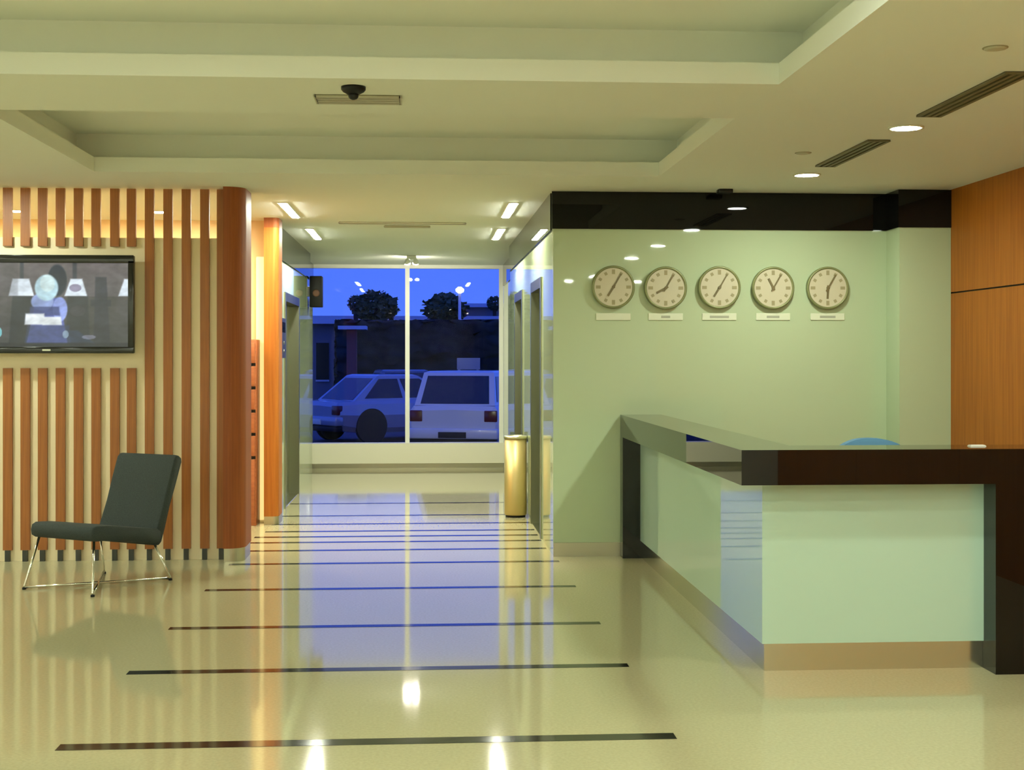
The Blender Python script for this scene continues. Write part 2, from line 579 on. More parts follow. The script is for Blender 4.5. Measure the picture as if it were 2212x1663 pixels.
slot_vent('long slotted ceiling vent over the counter, farther from the clock wall', 2.60, 2.735, 5.86, 6.94, 3, 'y', 'vent_frame', 'vent_dark')
slot_vent('long slotted ceiling vent over the counter, nearer the clock wall', 2.61, 2.745, 7.75, 8.81, 3, 'y', 'vent_frame', 'vent_dark')
slot_vent('short slotted ceiling vent between the two coffers', -0.53, -0.115, 6.59, 6.785, 3, 'x', 'vent_pale', 'vent_frame')
slot_vent('slim slotted vent across the corridor ceiling', -0.80, 0.40, 12.78, 12.90, 2, 'x', 'vent_pale', 'vent_frame')
slot_vent('short slim vent in the corridor ceiling beyond the wider one', -0.38, 0.06, 13.12, 13.24, 2, 'x', 'vent_pale', 'vent_frame')
for px, py, lab in ((2150, 103, 'faint round cover plate in the ceiling beside the large coffer'),
                    (1735, 330, 'faint round cover plate in the ceiling beside the small coffer')):
    p = at_z(px, py, CEIL)
    e = thing('sprinkler_cover', lab, 'cover plate', p, 0, 'ceiling cover plates')
    obj('cover_disc', lathe_me([(0.045, 0), (0.045, -.006), (0.03, -.009)], 24), 'vent_pale', e)
    obj('gap_ring', lathe_me([(0.052, 0), (0.052, -.002), (0.045, -.002)], 24), 'vent_metal', e)

# black funnel-shaped detector hanging under the ceiling, twin emergency lamps
p = at_z(762, 182, CEIL)
e = thing('ceiling_detector', 'black funnel shaped head under the ceiling between the coffers', 'detector', (p.x, p.y + .06, CEIL))
obj('base', lathe_me([(0.058, 0), (0.058, -.014), (0.050, -.024), (0.028, -.036)], 28), 'black_plastic', e)
obj('nose', lathe_me([(0.026, -.034), (0.023, -.050), (0.016, -.058), (0.006, -.062)], 24), 'black_plastic', e)
e = thing('emergency_light', 'twin headed emergency lamp under the ceiling before the end window', 'lamp', (at_z(889, 552, CEIL).x, 17.0, CEIL))
box('body', -.06, .06, -.03, .03, -.05, 0, 'white_frame', e, .006)
for s in (-1, 1):
    hd = obj('lamp_head', lathe_me([(0.020, 0.03), (0.038, -.01), (0.040, -.028)], 20), 'white_frame', e, (s * .052, -.035, -.075), (math.radians(28), 0, 0))
    obj('lens', lathe_me([(0.034, -.028), (0.034, -.034)], 20), 'emergency_lamp', hd)
p = at_z(1564, 410, CEIL)
tag(box('ceiling_sensor', -.055, .055, -.05, .05, -.03, 0, 'black_plastic', None, .006, 2, (p.x, p.y - .02, CEIL)),
    'small black box under the ceiling above the fascia', 'sensor')

# ------------------------------------------------------------------ slat screen
SL_Y0, SL_Y1 = 10.332, 10.356
scr = thing('slat_screen', 'screen of upright wooden slats around the television', 'slat screen', (-3.4, 10.3, 0))
zt0, zt1 = Z(795, 200, SL_Y0), Z(532, 200, SL_Y0)
z_low = Z(1187, 200, SL_Y0)
cent = [16, 54, 91.5, 130, 169, 207, 247.5, 283.5, 322.5, 362.5, 402, 442, 478]
pitch = X(130, SL_Y0) - X(91.5, SL_Y0)
xsl = [X(c, SL_Y0) for c in cent]
while xsl[0] > -5.2:
    xsl.insert(0, xsl[0] - pitch)
sw = 0.034
sh_full = box_me(-sw, sw, SL_Y0 - 10.3, SL_Y1 - 10.3, z_low, CEIL - .006)
sh_top = box_me(-sw, sw, SL_Y0 - 10.3, SL_Y1 - 10.3, zt1, CEIL - .006)
sh_low = box_me(-sw, sw, SL_Y0 - 10.3, SL_Y1 - 10.3, z_low, zt0)
foot = box_me(-.018, .018, .026, .050, 0, z_low)
xtv0, xtv1 = -3.47, -2.05
for x in xsl:
    if xtv0 < x < xtv1 and x < X(300, SL_Y0):
        obj('slat', sh_top, 'slat_wood', scr, (x + 3.4, 0, 0))
        s_ = obj('slat', sh_low, 'slat_wood', scr, (x + 3.4, 0, 0))
    else:
        s_ = obj('slat', sh_full, 'slat_wood', scr, (x + 3.4, 0, 0))
    obj('foot', foot, 'dark_metal', s_)

# rounded wooden pillar closing the screen
rad = 0.13
y0, y1 = 10.20, 10.62
pts = [(XP0 + .02, y0)] + [(XP1 - rad + rad * math.sin(a), y0 + rad - rad * math.cos(a)) for a in [math.pi / 2 * k / 10 for k in range(11)]] + \
      [(XP1, y1), (XP0 + .02, y1)]
e = thing('wooden_pillar', 'dark red brown wooden pillar with rounded edge ending the slat screen', 'pillar', (0, 0, 0))
shf = prism_me(pts, 0.10, CEIL, 'shaft')
obj('shaft', shf, 'pillar_wood', e)
cxp, cyp = (XP0 + XP1) / 2, (y0 + y1) / 2
obj('plinth', prism_me([(cxp + (x - cxp) * .93, cyp + (y - cyp) * .96) for x, y in pts], 0, 0.10, 'plinth'), 'brushed_steel', e)

# ------------------------------------------------------------------ television
TY = 10.25
tx1, tz1, tz0 = X(289, TY), Z(551, 200, TY), Z(763, 200, TY)
tw = (tz1 - tz0) * 1.74
tx0 = tx1 - tw
e = thing('television', 'wide black flat screen television on the slat screen wall', 'television', ((tx0 + tx1) / 2, TY, tz0))
hw, hh = tw / 2, tz1 - tz0
box('housing', -hw, hw, 0.0, 0.055, 0, hh, 'gloss_bezel', e, .008)
box('wall_bracket', -.25, .25, 0.055, YS - TY - .002, hh * .25, hh * .75, 'black_plastic', e)
bz = .042
box('bezel', -hw, hw, -.010, 0.001, 0, bz + .006, 'gloss_bezel', e, .003)
box('bezel', -hw, hw, -.010, 0.001, hh - bz - .018, hh, 'gloss_bezel', e, .003)
box('bezel', -hw, -hw + bz, -.010, 0.001, bz, hh - bz, 'gloss_bezel', e, .003)
box('bezel', hw - bz, hw, -.010, 0.001, bz, hh - bz, 'gloss_bezel', e, .003)
box('badge', -.03, .03, -.0115, -.009, .018, .030, 'steel', e)


def lin(c):
    return tuple((v / 255 / 12.92) if v <= 10 else ((v / 255 + .055) / 1.055) ** 2.4 for v in c)


def tri(x, y, top, bot, y0, y1):
    """inside a trapezoid: top=(xl,xr) at y0, bot=(xl,xr) at y1; returns 0..1 with soft edge"""
    if y < y0 - 3 or y > y1 + 3:
        return 0
    k = min(max((y - y0) / (y1 - y0), 0), 1)
    l, r = top[0] + (bot[0] - top[0]) * k, top[1] + (bot[1] - top[1]) * k
    s = min((x - l) / 3, (r - x) / 3, (y - y0) / 3 + .5, (y1 - y) / 3 + .5)
    return min(max(s + .5, 0), 1)


def ell(x, y, cx, cy, rx, ry, soft=.25):
    d = ((x - cx) / rx) ** 2 + ((y - cy) / ry) ** 2
    return min(max((1 - d) / soft, 0), 1)


def picture(x, y):
    """colour of the programme on the screen; x, y in the photograph's pixels"""
    k = (y - 570) / 182
    c = Vector((104 - 30 * k, 96 - 22 * k, 100 - 18 * k))
    if y > 640:
        c = c * (0.86 - .1 * max(0, (150 - abs(x - 190)) / 150))

    def put(col, a):
        nonlocal c
        c = c * (1 - a) + Vector(col) * a
    put((60, 62, 74), tri(x, y, (44, 52), (44, 52), 566, 606))
    put((60, 62, 74), tri(x, y, (157, 166), (157, 166), 566, 606))
    put((38, 42, 54), tri(x, y, (28, 70), (20, 74), 640, 745) * .9)
    put((44, 48, 58), tri(x, y, (146, 190), (142, 194), 640, 742) * .85)
    put((50, 52, 64), tri(x, y, (196, 240), (196, 240), 649, 660))
    put((46, 48, 62), tri(x, y, (206, 230), (202, 238), 600, 742) * .8)
    put((66, 62, 74), ell(x, y, 168, 672, 18, 12) * .7)
    put((24, 34, 56), ell(x, y, 124, 606, 22, 36))
    put((44, 58, 92), tri(x, y, (150, 170), (150, 215), 715, 748) * .6)
    for a, b2, cc, dd in ((28, 64, 20, 74), (152, 178, 140, 188), (268, 300, 256, 312)):
        put((222, 234, 246), tri(x, y, (a, b2), (cc, dd), 604, 638))
    put((120, 112, 140), ell(x, y, 163, 622, 14, 9) * .8)
    put((92, 104, 180), tri(x, y, (80, 130), (58, 146), 645, 740))
    put((150, 168, 236), ell(x, y, 130, 668, 17, 28))
    put((150, 170, 224), ell(x, y, 92, 652, 26, 20))
    put((190, 226, 240), ell(x, y, 101, 622, 27, 30))
    put((228, 250, 250), ell(x, y, 103, 612, 17, 20) * .7)
    put((54, 66, 126), tri(x, y, (66, 128), (64, 130), 664, 680) * .8)
    put((238, 246, 252), tri(x, y, (56, 96), (54, 98), 679, 700))
    put((238, 246, 250), tri(x, y, (94, 132), (92, 134), 686, 701))
    put((54, 66, 110), tri(x, y, (60, 150), (54, 152), 704, 740) * .55)
    put((150, 176, 200), ell(x, y, 142, 722, 7, 9) * .8)
    put((140, 140, 170), ell(x, y, 192, 728, 16, 5) * .7)
    put((120, 190, 200), ell(x, y, -2, 718, 8, 12))
    put((70, 66, 76), tri(x, y, (-90, 40), (-90, 40), 560, 640) * .25)
    put((30, 32, 44), tri(x, y, (-90, 290), (-90, 290), 742, 760) * .8)
    n = 1.0
    for k_, a_ in ((.045, .08), (.11, .06), (.23, .03)):
        n += a_ * math.sin(x * k_ + 2.3 * math.sin(y * k_ * 1.3)) * math.sin(y * k_ * 1.1 + 1.7 * math.sin(x * k_ * .8))
    return [max(0, v * n) for v in c]


nx, ny = 220, 118
sx0, sx1, sz0, sz1 = -hw + bz, hw - bz, bz, hh - bz - .018
vv, ff, cc_ = [], [], []
for j in range(ny + 1):
    for i in range(nx + 1):
        lx, lz = sx0 + (sx1 - sx0) * i / nx, sz0 + (sz1 - sz0) * j / ny
        vv.append((lx, -.002, lz))
        fx, fz = (lx + hw) / tw, lz / hh
        cc_.append((*lin(picture(289 - tw / (X(289, TY) - X(189, TY)) * 100 * (1 - fx), 763 - 212 * fz)), 1))
for j in range(ny):
    for i in range(nx):
        a = j * (nx + 1) + i
        ff.append((a, a + 1, a + nx + 2, a + nx + 1))
me = mesh_from('screen', vv, ff)
at_ = me.color_attributes.new('picture', 'FLOAT_COLOR', 'POINT')
for i, c in enumerate(cc_):
    at_.data[i].color = c
obj('screen', me, 'screen_picture', e)

# ------------------------------------------------------------------ lounge end: drawers, glowing strip, column
DY = 12.36
dx0, dx1 = X(484, DY), X(553, DY)
e = thing('drawer_cabinet', 'tall narrow wooden drawer cabinet beside the glowing wall strip', 'cabinet', ((dx0 + dx1) / 2, DY, 0))
hw = (dx1 - dx0) / 2
zc = Z(733, 545, DY)
box('carcass', -hw, hw, .02, .30, 0, zc, 'drawer_wood', e, .004)
zs = [zc - .02 - i * .212 for i in range(6)]
for i in range(5):
    dr = box('drawer', -hw + .008, hw - .012, 0, .02, zs[i + 1] + .016, zs[i] - .012, 'drawer_wood', e, .003)
    obj('knob', lathe_me([(0.012, 0), (0.018, .02), (0.012, .03)], 14), 'black_plastic', dr, (hw - .05, 0, zs[i + 1] + .005), (math.radians(90), 0, 0))
    box('shadow_gap', -hw + .004, hw - .006, .012, .021, zs[i + 1] - .012, zs[i + 1] + .016, 'black_plastic', e)
box('door', -hw + .008, hw - .012, 0, .02, .06, zs[5] - .014, 'drawer_wood', e, .003)

e = thing('glow_strip', 'warm vertical wall strip, brightness put in as glow, between drawer cabinet and wooden column', 'light', ((X(553, 12.66) + X(571, 12.66)) / 2, 12.66, 0))  # bright wall edge, its brightness put in as emission
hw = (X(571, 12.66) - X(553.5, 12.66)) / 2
box('glow_face', -hw, hw, 0, .03, .02, Z(556, 560, 12.66), 'glow_strip', e)
box('strip_back', -hw, hw, .03, .085, 0, Z(556, 560, 12.66) + .01, 'white_frame', e)

e = thing('wooden_column', 'bright orange wooden column at the corridor entrance', 'column', (0, 0, 0))
cx0, cx1 = X(570, 12.45), X(602, 12.45)
r_ = .05
pts = [(cx0, 12.45)] + [(cx1 - r_ + r_ * math.sin(a), 12.45 + r_ - r_ * math.cos(a)) for a in [math.pi / 2 * k / 6 for k in range(7)]] + [(cx1, YP), (cx0, YP)]
obj('shaft', prism_me(pts, .075, 2.73, 'shaft'), 'column_wood', e)
obj('cap', prism_me(pts, 2.73, CEIL, 'cap'), 'pillar_wood', e)
obj('plinth', prism_me(pts, 0, .075, 'plinth'), 'brushed_steel', e)

# call panel on the left corridor wall, black box near the window, bin
e = thing('call_panel', 'dark lift call panel on the left corridor wall', 'panel', (XCL, 13.25, 0))
box('back_plate', 0, .04, -.12, .22, 1.53, 1.92, 'dark_metal', e)
box('display', .04, .044, -.08, .18, 1.78, 1.88, 'gloss_bezel', e)
for z in (1.60, 1.68):
    obj('button', lathe_me([(0.016, 0), (0.016, .006)], 16), 'steel', e, (.04, .05, z), (0, math.radians(90), 0))
e = thing('wall_box', 'black box fixture high on the corridor wall beside the end window', 'fixture', (XCL, 16.6, 2.34))
box('case', .02, X(697, 16.6) - XCL, -.09, .09, -.19, .19, 'black_plastic', e, .012)
box('bracket', 0, .02, -.05, .05, -.06, .06, 'dark_metal', e)
obj('cone', lathe_me([(0.045, 0), (0.03, .006), (0.012, .012)], 20), 'kiosk_brown', e, (.10, -.09, -.02), (math.radians(90), 0, 0))

e = thing('litter_bin', 'tall round brass coloured litter bin against the corridor wall', 'bin', (0.885, 12.92, 0))
R_ = .108
zt = Z(942, 1117, 12.8)
obj('body', lathe_me([(R_ - .006, .02), (R_, .03), (R_, zt - .03)], 40), 'brass', e)
obj('rim', lathe_me([(R_ - .01, zt - .03), (R_ + .008, zt - .028), (R_ + .008, zt - .004), (R_ - .004, zt), (R_ - .03, zt), (R_ - .032, zt - .02)], 40), 'brass_rim', e)
obj('ash_tray', lathe_me([(R_ - .033, zt - .03), (R_ - .033, zt - .018)], 32), 'vent_dark', e)
obj('base', lathe_me([(R_ - .012, 0), (R_ - .012, .02)], 40), 'black_plastic', e)

# ------------------------------------------------------------------ wall clocks with name plates
dial = lathe_me([(0.148, 0), (0.148, .004)], 48)
rim = lathe_me([(0.165, -.035), (0.167, .004), (0.160, .014), (0.150, .010), (0.148, .002)], 48)
mark = box_me(-.011, .011, -.012, .012, .004, .006)
mark2 = box_me(-.012, .012, -.018, .018, .004, .006)
hour_h = box_me(-.008, .008, -.02, .082, .008, .011)
min_h = box_me(-.0055, .0055, -.03, .118, .012, .014)
hub = lathe_me([(0.012, .004), (0.012, .016)], 16)
clocks = [(1325, 620, 7, 'first from the corridor, hands at five past seven'), (1438, 622, 8, 'second from the corridor, hands at five past eight'),
          (1554, 621, 7, 'middle of the row, hands at five past seven'), (1670, 622, 11, 'hands at five past eleven'),
          (1788, 622, 6, 'nearest the wooden wall, hands at five past six')]
for i, (px, py, hr, lab) in enumerate(clocks):
    c = at_y(px, py, YC - .035)
    e = thing('wall_clock', 'round wall clock on green glass, ' + lab, 'clock', (c.x, YC - .035, c.z), 0, 'row of wall clocks')
    e.rotation_euler = (math.pi / 2, 0, 0)
    obj('rim', rim, 'clock_rim', e)
    obj('dial', dial, 'clock_dial', e)
    for k in range(12):
        a = -2 * math.pi * k / 12
        obj('hour_mark', mark if k % 3 else mark2, 'clock_mark', e, (-.118 * math.sin(a), .118 * math.cos(a), 0), (0, 0, a))
    obj('minute_hand', min_h, 'clock_hand', e, (0, 0, 0), (0, 0, -2 * math.pi * 5 / 60))
    obj('hour_hand', hour_h, 'clock_hand', e, (0, 0, 0), (0, 0, -2 * math.pi * (hr + 5 / 60) / 12))
    obj('hub', hub, 'clock_hand', e)
    c2 = at_y(px, 684, YC - .008)
    e2 = thing('name_plate', 'small pale name plate under the clock, ' + lab.split(',')[0] if i != 3 else 'small pale name plate under the clock at five past eleven',
               'name plate', (c2.x, YC, c2.z), 0, 'name plates under the clocks')
    hwp = .135
    box('plate', -hwp, hwp, -.008, 0, -.027, .027, 'plate', e2, .002, 1)
    if i:
        ww = (.0, .035, .075, .05, .062)[i]
        box('print', -ww, ww, -.0092, -.008, -.010, .008, 'plate_print', e2)

# ------------------------------------------------------------------ reception counter
TX, TYF = X(1602, 6.34), 6.34
BX, BYF = 1.655, 6.48
TH, TB = 1.094, 0.925
CXR = 3.15
LEDGE = 0.32
YFE = YC - .014
e = thing('reception_counter', 'L shaped reception counter of black glass and pale green glass panels', 'counter', (2.2, 7.5, 0))
ox, oy = 2.2, 7.5


def cbox(nm, x0, x1, y0, y1, z0, z1, mat, bev=0.0, p=None):
    return box(nm, x0 - ox, x1 - ox, y0 - oy, y1 - oy, z0, z1, mat, p or e, bev, 1)


pts = [(TX, TYF), (CXR, TYF), (CXR, TYF + LEDGE), (TX + LEDGE, TYF + LEDGE), (TX + LEDGE, YFE), (TX, YFE)]
obj('worktop', prism_me([(x - ox, y - oy) for x, y in pts], TB, TH, 'worktop'), 'black_counter', e)
cbox('end_leg', TX, TX + LEDGE, YFE - .13, YFE, 0, TB, 'black_counter')
XLG = X(2151, TYF)
cbox('end_leg', XLG, CXR, TYF, TYF + LEDGE, 0, TB, 'black_counter')
PL = 0.135
cbox('side_panel', BX, BX + .02, BYF, YFE - .13, PL, TB, 'counter_glass')
XPR = X(2137, BYF)
cbox('front_panel', BX + .02, XPR, BYF, BYF + .02, PL, TB, 'counter_glass')
cbox('dark_return', XPR, XLG, BYF + .01, BYF + .03, 0, TB, 'black_plastic')
cbox('plinth', BX + .012, BX + .03, BYF + .012, YFE - .13, 0, PL, 'steel')
cbox('plinth', BX + .03, XPR + .02, BYF + .012, BYF + .03, 0, PL, 'steel')
cbox('desk_shelf', BX + .03, TX + LEDGE + .45, TYF + .5, YFE - .14, .70, .74, 'desk_laminate')
cbox('desk_shelf', BX + .03, CXR - .05, BYF + .04, TYF + .5, .70, .74, 'desk_laminate')
cbox('inner_panel', BX + .5, BX + .52, TYF + .55, YFE - .2, 0.0, .70, 'desk_laminate')

# desk items seen over the counter
cyw = TYF + .2
tagp = at_z(2110, 960, TH)
e = thing('card_holder', 'small white card box lying on the counter', 'card box', (X(2110, cyw), cyw, TH))
box('tray', -.040, .040, -.02, .02, 0, .004, 'white_card', e)
box('cards', -.037, .037, -.017, .017, .004, .007, 'white_frame', e)

cy_ = 7.75
e = thing('office_chair', 'blue office chair behind the reception counter', 'chair', (X(1878, cy_), cy_, 0))
zt = Z(946, 1878, cy_)
bw, n = .24, 16
prof = [(-bw + 2 * bw * i / n, zt - .055 * abs(-1 + 2 * i / n) ** 2.4 * 1.6) for i in range(n + 1)]
vb = [(-bw, .56)] + prof + [(bw, .56)]
vv = [(x, -.03 + .05 * (x / bw) ** 2 * -1, z) for x, z in vb] + [(x, .04 - .05 * (x / bw) ** 2, z) for x, z in vb]
k = len(vb)
obj('backrest', mesh_from('backrest', vv, [tuple(range(k)), tuple(range(2 * k - 1, k - 1, -1))] + [((i + 1) % k, i, k + i, k + (i + 1) % k) for i in range(k)]), 'blue_fabric', e)
box('seat', -.24, .24, -.50, -.03, .42, .51, 'blue_fabric', e, .03, 3)
obj('back_arm', tube_me([(0, .03, .62), (0, .05, .50), (0, -.05, .41), (0, -.2, .41)], .018), 'black_plastic', e)
obj('gas_stem', lathe_me([(0.03, .08), (0.03, .25), (.02, .26), (.02, .42)], 16), 'black_plastic', e, (0, -.26, 0))
for i in range(5):
    a = 2 * math.pi * i / 5
    lg = obj('base_arm', tube_me([(0, 0, .09), (.27 * math.cos(a), .27 * math.sin(a), .06)], .016), 'black_plastic', e, (0, -.26, 0))
    cs = lathe_me([(0.025, -.02), (0.028, -.01), (0.028, .01), (0.025, .02)], 16)
    obj('caster', cs, 'black_plastic', lg, (.27 * math.cos(a), .27 * math.sin(a), .0285), (math.pi / 2, 0, a))

# ------------------------------------------------------------------ lounge chair
N_ = at_z(200, 1289, 0)
L_ = at_z(52, 1273, 0)
Rr = at_z(368, 1253, 0)
cen = (L_ + Rr) / 2
ang = math.atan2((Rr - N_).y, (Rr - N_).x) - math.pi / 2       # local +y = towards the back
e = thing('lounge_chair', 'low armless charcoal lounge chair on crossed chrome legs', 'chair', (cen.x, cen.y, 0), ang)
# local axes: x to the right seen from the front (towards N side), y back
hw, hd = .275, .325


def cushion(nm, sec, hw, mat, par, crown=.012):
    """soft slab: sec = closed outline in (y, z); rounded sides"""
    v, f = [], []
    cyc, czc = sum(s[0] for s in sec) / len(sec), sum(s[1] for s in sec) / len(sec)
    rows = [(-hw, .80), (-hw + .008, .93), (-hw + .03, 1.0), (-hw * .4, 1.01), (hw * .4, 1.01), (hw - .03, 1.0), (hw - .008, .93), (hw, .80)]
    k = len(sec)
    for x, sc in rows:
        for (y, z) in sec:
            d = Vector((y - cyc, z - czc))
            ln = d.length
            shrink = (1 - sc) * .05
            if sc < 1:
                d = d * max(0, (ln - shrink) / ln)
            v.append((x, cyc + d.x, czc + d.y))
    for r in range(len(rows) - 1):
        for i in range(k):
            j = (i + 1) % k
            f.append((r * k + i, r * k + j, (r + 1) * k + j, (r + 1) * k + i))
    f.append(tuple(range(k - 1, -1, -1)))
    f.append(tuple(range((len(rows) - 1) * k, len(rows) * k)))
    me = mesh_from(nm, v, f)
    bm = bmesh.new()
    bm.from_mesh(me)
    bmesh.ops.recalc_face_normals(bm, faces=bm.faces)
    bm.to_mesh(me)
    bm.free()
    smooth(me)
    return obj(nm, me, mat, par)


def strip_section(path, th):
    """closed outline round a thick path with rounded ends"""
    up, dn = [], []
    n = len(path)
    for i, p in enumerate(path):
        a, b2 = Vector(path[max(i - 1, 0)]), Vector(path[min(i + 1, n - 1)])
        d = (b2 - a).normalized()
        q = Vector((-d.y, d.x))
        up.append(Vector(p) + q * th / 2)
        dn.append(Vector(p) - q * th / 2)
    d0 = (Vector(path[0]) - Vector(path[1])).normalized()
    d1 = (Vector(path[-1]) - Vector(path[-2])).normalized()

    def cap(p, d, a, b2):
        q = (a - b2).normalized()
        return [p + d * th * .30 + q * th * .34, p + d * th * .38, p + d * th * .30 - q * th * .34]
    out = up + cap(Vector(path[-1]), d1, up[-1], dn[-1]) + dn[::-1] + cap(Vector(path[0]), d0, dn[0], up[0])
    return [(p.x, p.y) for p in out]


cushion('seat', strip_section([(-hd + .02, .395), (-.2, .388), (-.05, .365), (.1, .340), (.22, .322), (hd - .05, .312)], .10), hw, 'charcoal_fabric', e)
cushion('backrest', strip_section([(hd - .045, .275), (hd - .01, .36), (hd + .05, .52), (hd + .11, .68), (hd + .165, .825)], .075), hw - .01, 'charcoal_fabric', e)
# corner bases in local coordinates
inv = Matrix.Rotation(-ang, 3, 'Z')


def loc_(p):
    q = inv @ (p - cen)
    return Vector((q.x, q.y, 0))


bn, bl, br = loc_(N_), loc_(L_), loc_(Rr)
bf = bl + br - bn
tr_ = .0085
tops = {'n': (hw - .03 if bn.x > 0 else -hw + .03, -hd + .035, .345), 'l': (hw - .03 if bl.x > 0 else -hw + .03, -hd + .035, .345),
        'r': (hw - .03 if br.x > 0 else -hw + .03, hd - .06, .27), 'f': (hw - .03 if bf.x > 0 else -hw + .03, hd - .06, .27)}
for k, b3 in (('n', bn), ('l', bl), ('r', br), ('f', bf)):
    g = b3 + Vector((0, 0, tr_ + .006))
    obj('leg', tube_me([tops[k], Vector(tops[k]).lerp(g, .97), g], tr_), 'chrome', e)
    obj('glide', lathe_me([(.013, 0), (.013, .012), (.008, .016)], 14), 'black_plastic', e, (b3.x, b3.y, 0))
up_ = Vector((0, 0, tr_ + .006))
obj('floor_bar', tube_me([bl + up_, br + up_], tr_), 'chrome', e)
obj('floor_bar', tube_me([bn + up_, bf + up_ + Vector((0, 0, .004))], tr_ * .95), 'chrome', e)

# ------------------------------------------------------------------ outside
GZ = -0.20
struct(box('ground_outside', -60, 60, YW + .2, 140, GZ - .1, GZ, 'asphalt'))


def quad_slab(quad, u0, u1, v0, v1, th, name):
    """thin slab lying on a quad a,b,c,d (a-b bottom, d-c top), inset by u/v, offset along its normal"""
    a, b2, c, d = [Vector(q) for q in quad]

    def P(u, v):
        return (a * (1 - u) + b2 * u) * (1 - v) + (d * (1 - u) + c * u) * v
    n = (b2 - a).cross(d - a).normalized()
    p = [P(u0, v0), P(u1, v0), P(u1, v1), P(u0, v1)]
    v = [q - n * .01 for q in p] + [q + n * th for q in p]
    return mesh_from(name, v, [(3, 2, 1, 0), (4, 5, 6, 7), (0, 1, 5, 4), (1, 2, 6, 5), (2, 3, 7, 6), (3, 0, 4, 7)])


def make_car(label, loc, heading, L, W, H, paint, style, name='parked_car'):
    """rear bumper at y=0, nose at y=L; heading = angle of +y"""
    e = thing(name, label, 'car', loc, heading)
    w = W / 2
    belt = H * .62
    sill = .20
    if style == 'hatch':
        st = [(0.0, .90, belt - .10, .34), (.05, .96, belt - .02, .26), (.35, .99, belt, sill), (1.2, 1, belt, sill), (2.4, 1, belt - .02, sill), (L - 1.0, .98, belt - .08, sill),
              (L - .3, .94, belt - .20, sill), (L, .82, belt - .36, .30)]
        gh = [(.10, .86), (.42, .76), (L - 1.95, .76), (L - 1.05, .88)]
    elif style == 'van':
        st = [(0.0, .94, belt, .30), (.05, .98, belt, .26), (1.0, 1, belt, sill), (L - 1.0, 1, belt, sill), (L - .4, .96, belt - .15, sill), (L, .85, belt - .4, .3)]
        gh = [(.04, .92), (.20, .82), (L - 1.5, .82), (L - .9, .9)]
    else:
        st = [(0.0, .86, belt - .12, .36), (.06, .94, belt - .03, .28), (.55, .98, belt, sill), (1.4, 1, belt, sill), (2.6, 1, belt - .01, sill), (L - 1.2, .98, belt - .06, sill),
              (L - .3, .92, belt - .2, sill), (L, .80, belt - .34, .30)]
        gh = [(.42, .86), (1.05, .72), (L - 2.25, .72), (L - 1.30, .88)]
    v, f = [], []
    ring = []
    for (y, k, zt, zb) in st:
        hw = w * k
        mid = zb + (zt - zb) * .55
        ring = [(-hw * .90, zb), (-hw * .985, zb + .10), (-hw, mid), (-hw * .97, zt - .07), (-hw * .90, zt), (0, zt + .02), (hw * .90, zt), (hw * .97, zt - .07), (hw, mid), (hw * .985, zb + .10), (hw * .90, zb)]
        v += [(x, y, z) for x, z in ring]
    k = len(ring)
    for i in range(len(st) - 1):
        for j in range(k):
            j2 = (j + 1) % k
            f.append((i * k + j, i * k + j2, (i + 1) * k + j2, (i + 1) * k + j))
    f.append(tuple(range(k)))
    f.append(tuple(range(len(st) * k - 1, (len(st) - 1) * k - 1, -1)))
    me = mesh_from('body', v, f)
    bm = bmesh.new()
    bm.from_mesh(me)
    bmesh.ops.recalc_face_normals(bm, faces=bm.faces)
    bm.to_mesh(me)
    bm.free()
    obj('body', me, paint, e)
    # greenhouse
    (r0, k0), (r1, k1), (f1, k2), (f0, k3) = gh
    zb = belt - .01
    zt = H
    g = [(-w * k0, r0, zb), (w * k0, r0, zb), (w * k3, f0, zb), (-w * k3, f0, zb),
         (-w * k1, r1, zt - .03), (w * k1, r1, zt - .03), (w * k2, f1, zt - .03), (-w * k2, f1, zt - .03),
         (-w * k1 * .88, r1 + .10, zt), (w * k1 * .88, r1 + .10, zt), (w * k2 * .88, f1 - .10, zt), (-w * k2 * .88, f1 - .10, zt)]
    fc = [(0, 1, 5, 4), (1, 2, 6, 5), (2, 3, 7, 6), (3, 0, 4, 7), (4, 5, 9, 8), (5, 6, 10, 9), (6, 7, 11, 10), (7, 4, 8, 11), (8, 9, 10, 11), (3, 2, 1, 0)]
    obj('cabin', mesh_from('cabin', g, fc), paint, e)
    obj('rear_window', quad_slab([g[0], g[1], g[5], g[4]], .07, .93, .05, .90, .006, 'rear_window'), 'car_glass', e)
    obj('windscreen', quad_slab([g[2], g[3], g[7], g[6]], .06, .94, .06, .94, .006, 'windscreen'), 'car_glass', e)
    for q in ([g[1], g[2], g[6], g[5]], [g[3], g[0], g[4], g[7]]):
        segs = ((.08, .46), (.51, .92)) if style != 'hatch' else ((.07, .22), (.29, .58), (.63, .93))
        for a, b2 in segs:
            if q[0] == g[3]:
                a, b2 = 1 - b2, 1 - a
            obj('side_window', quad_slab(q, a, b2, .10, .88, .006, 'side_window'), 'car_glass', e)
    # wheels
    tyre = lathe_me([(.20, -.09), (.29, -.095), (.31, -.06), (.31, .06), (.29, .095), (.20, .09)], 28)
    hubc = lathe_me([(.195, -.085), (.195, .085)], 20)
    arch = lathe_me([(.36, -.06), (.36, .012)], 28)
    for y in (.78, L - .85):
        for s in (-1, 1):
            wh = obj('tyre', tyre, 'rubber', e, (s * (w - .10), y, .31), (0, math.pi / 2, 0))
            obj('wheel_hub', hubc, 'steel', wh)
            obj('wheel_arch', arch, 'rubber', e, (s * (w - .012), y, .34), (0, s * math.pi / 2, 0))
    box('bumper', -w * .97, w * .97, -.07, .12, .36, .54, paint, e, .03)
    box('lower_bumper', -w * .93, w * .93, -.03, .12, .24, .36, 'black_plastic', e, .02)
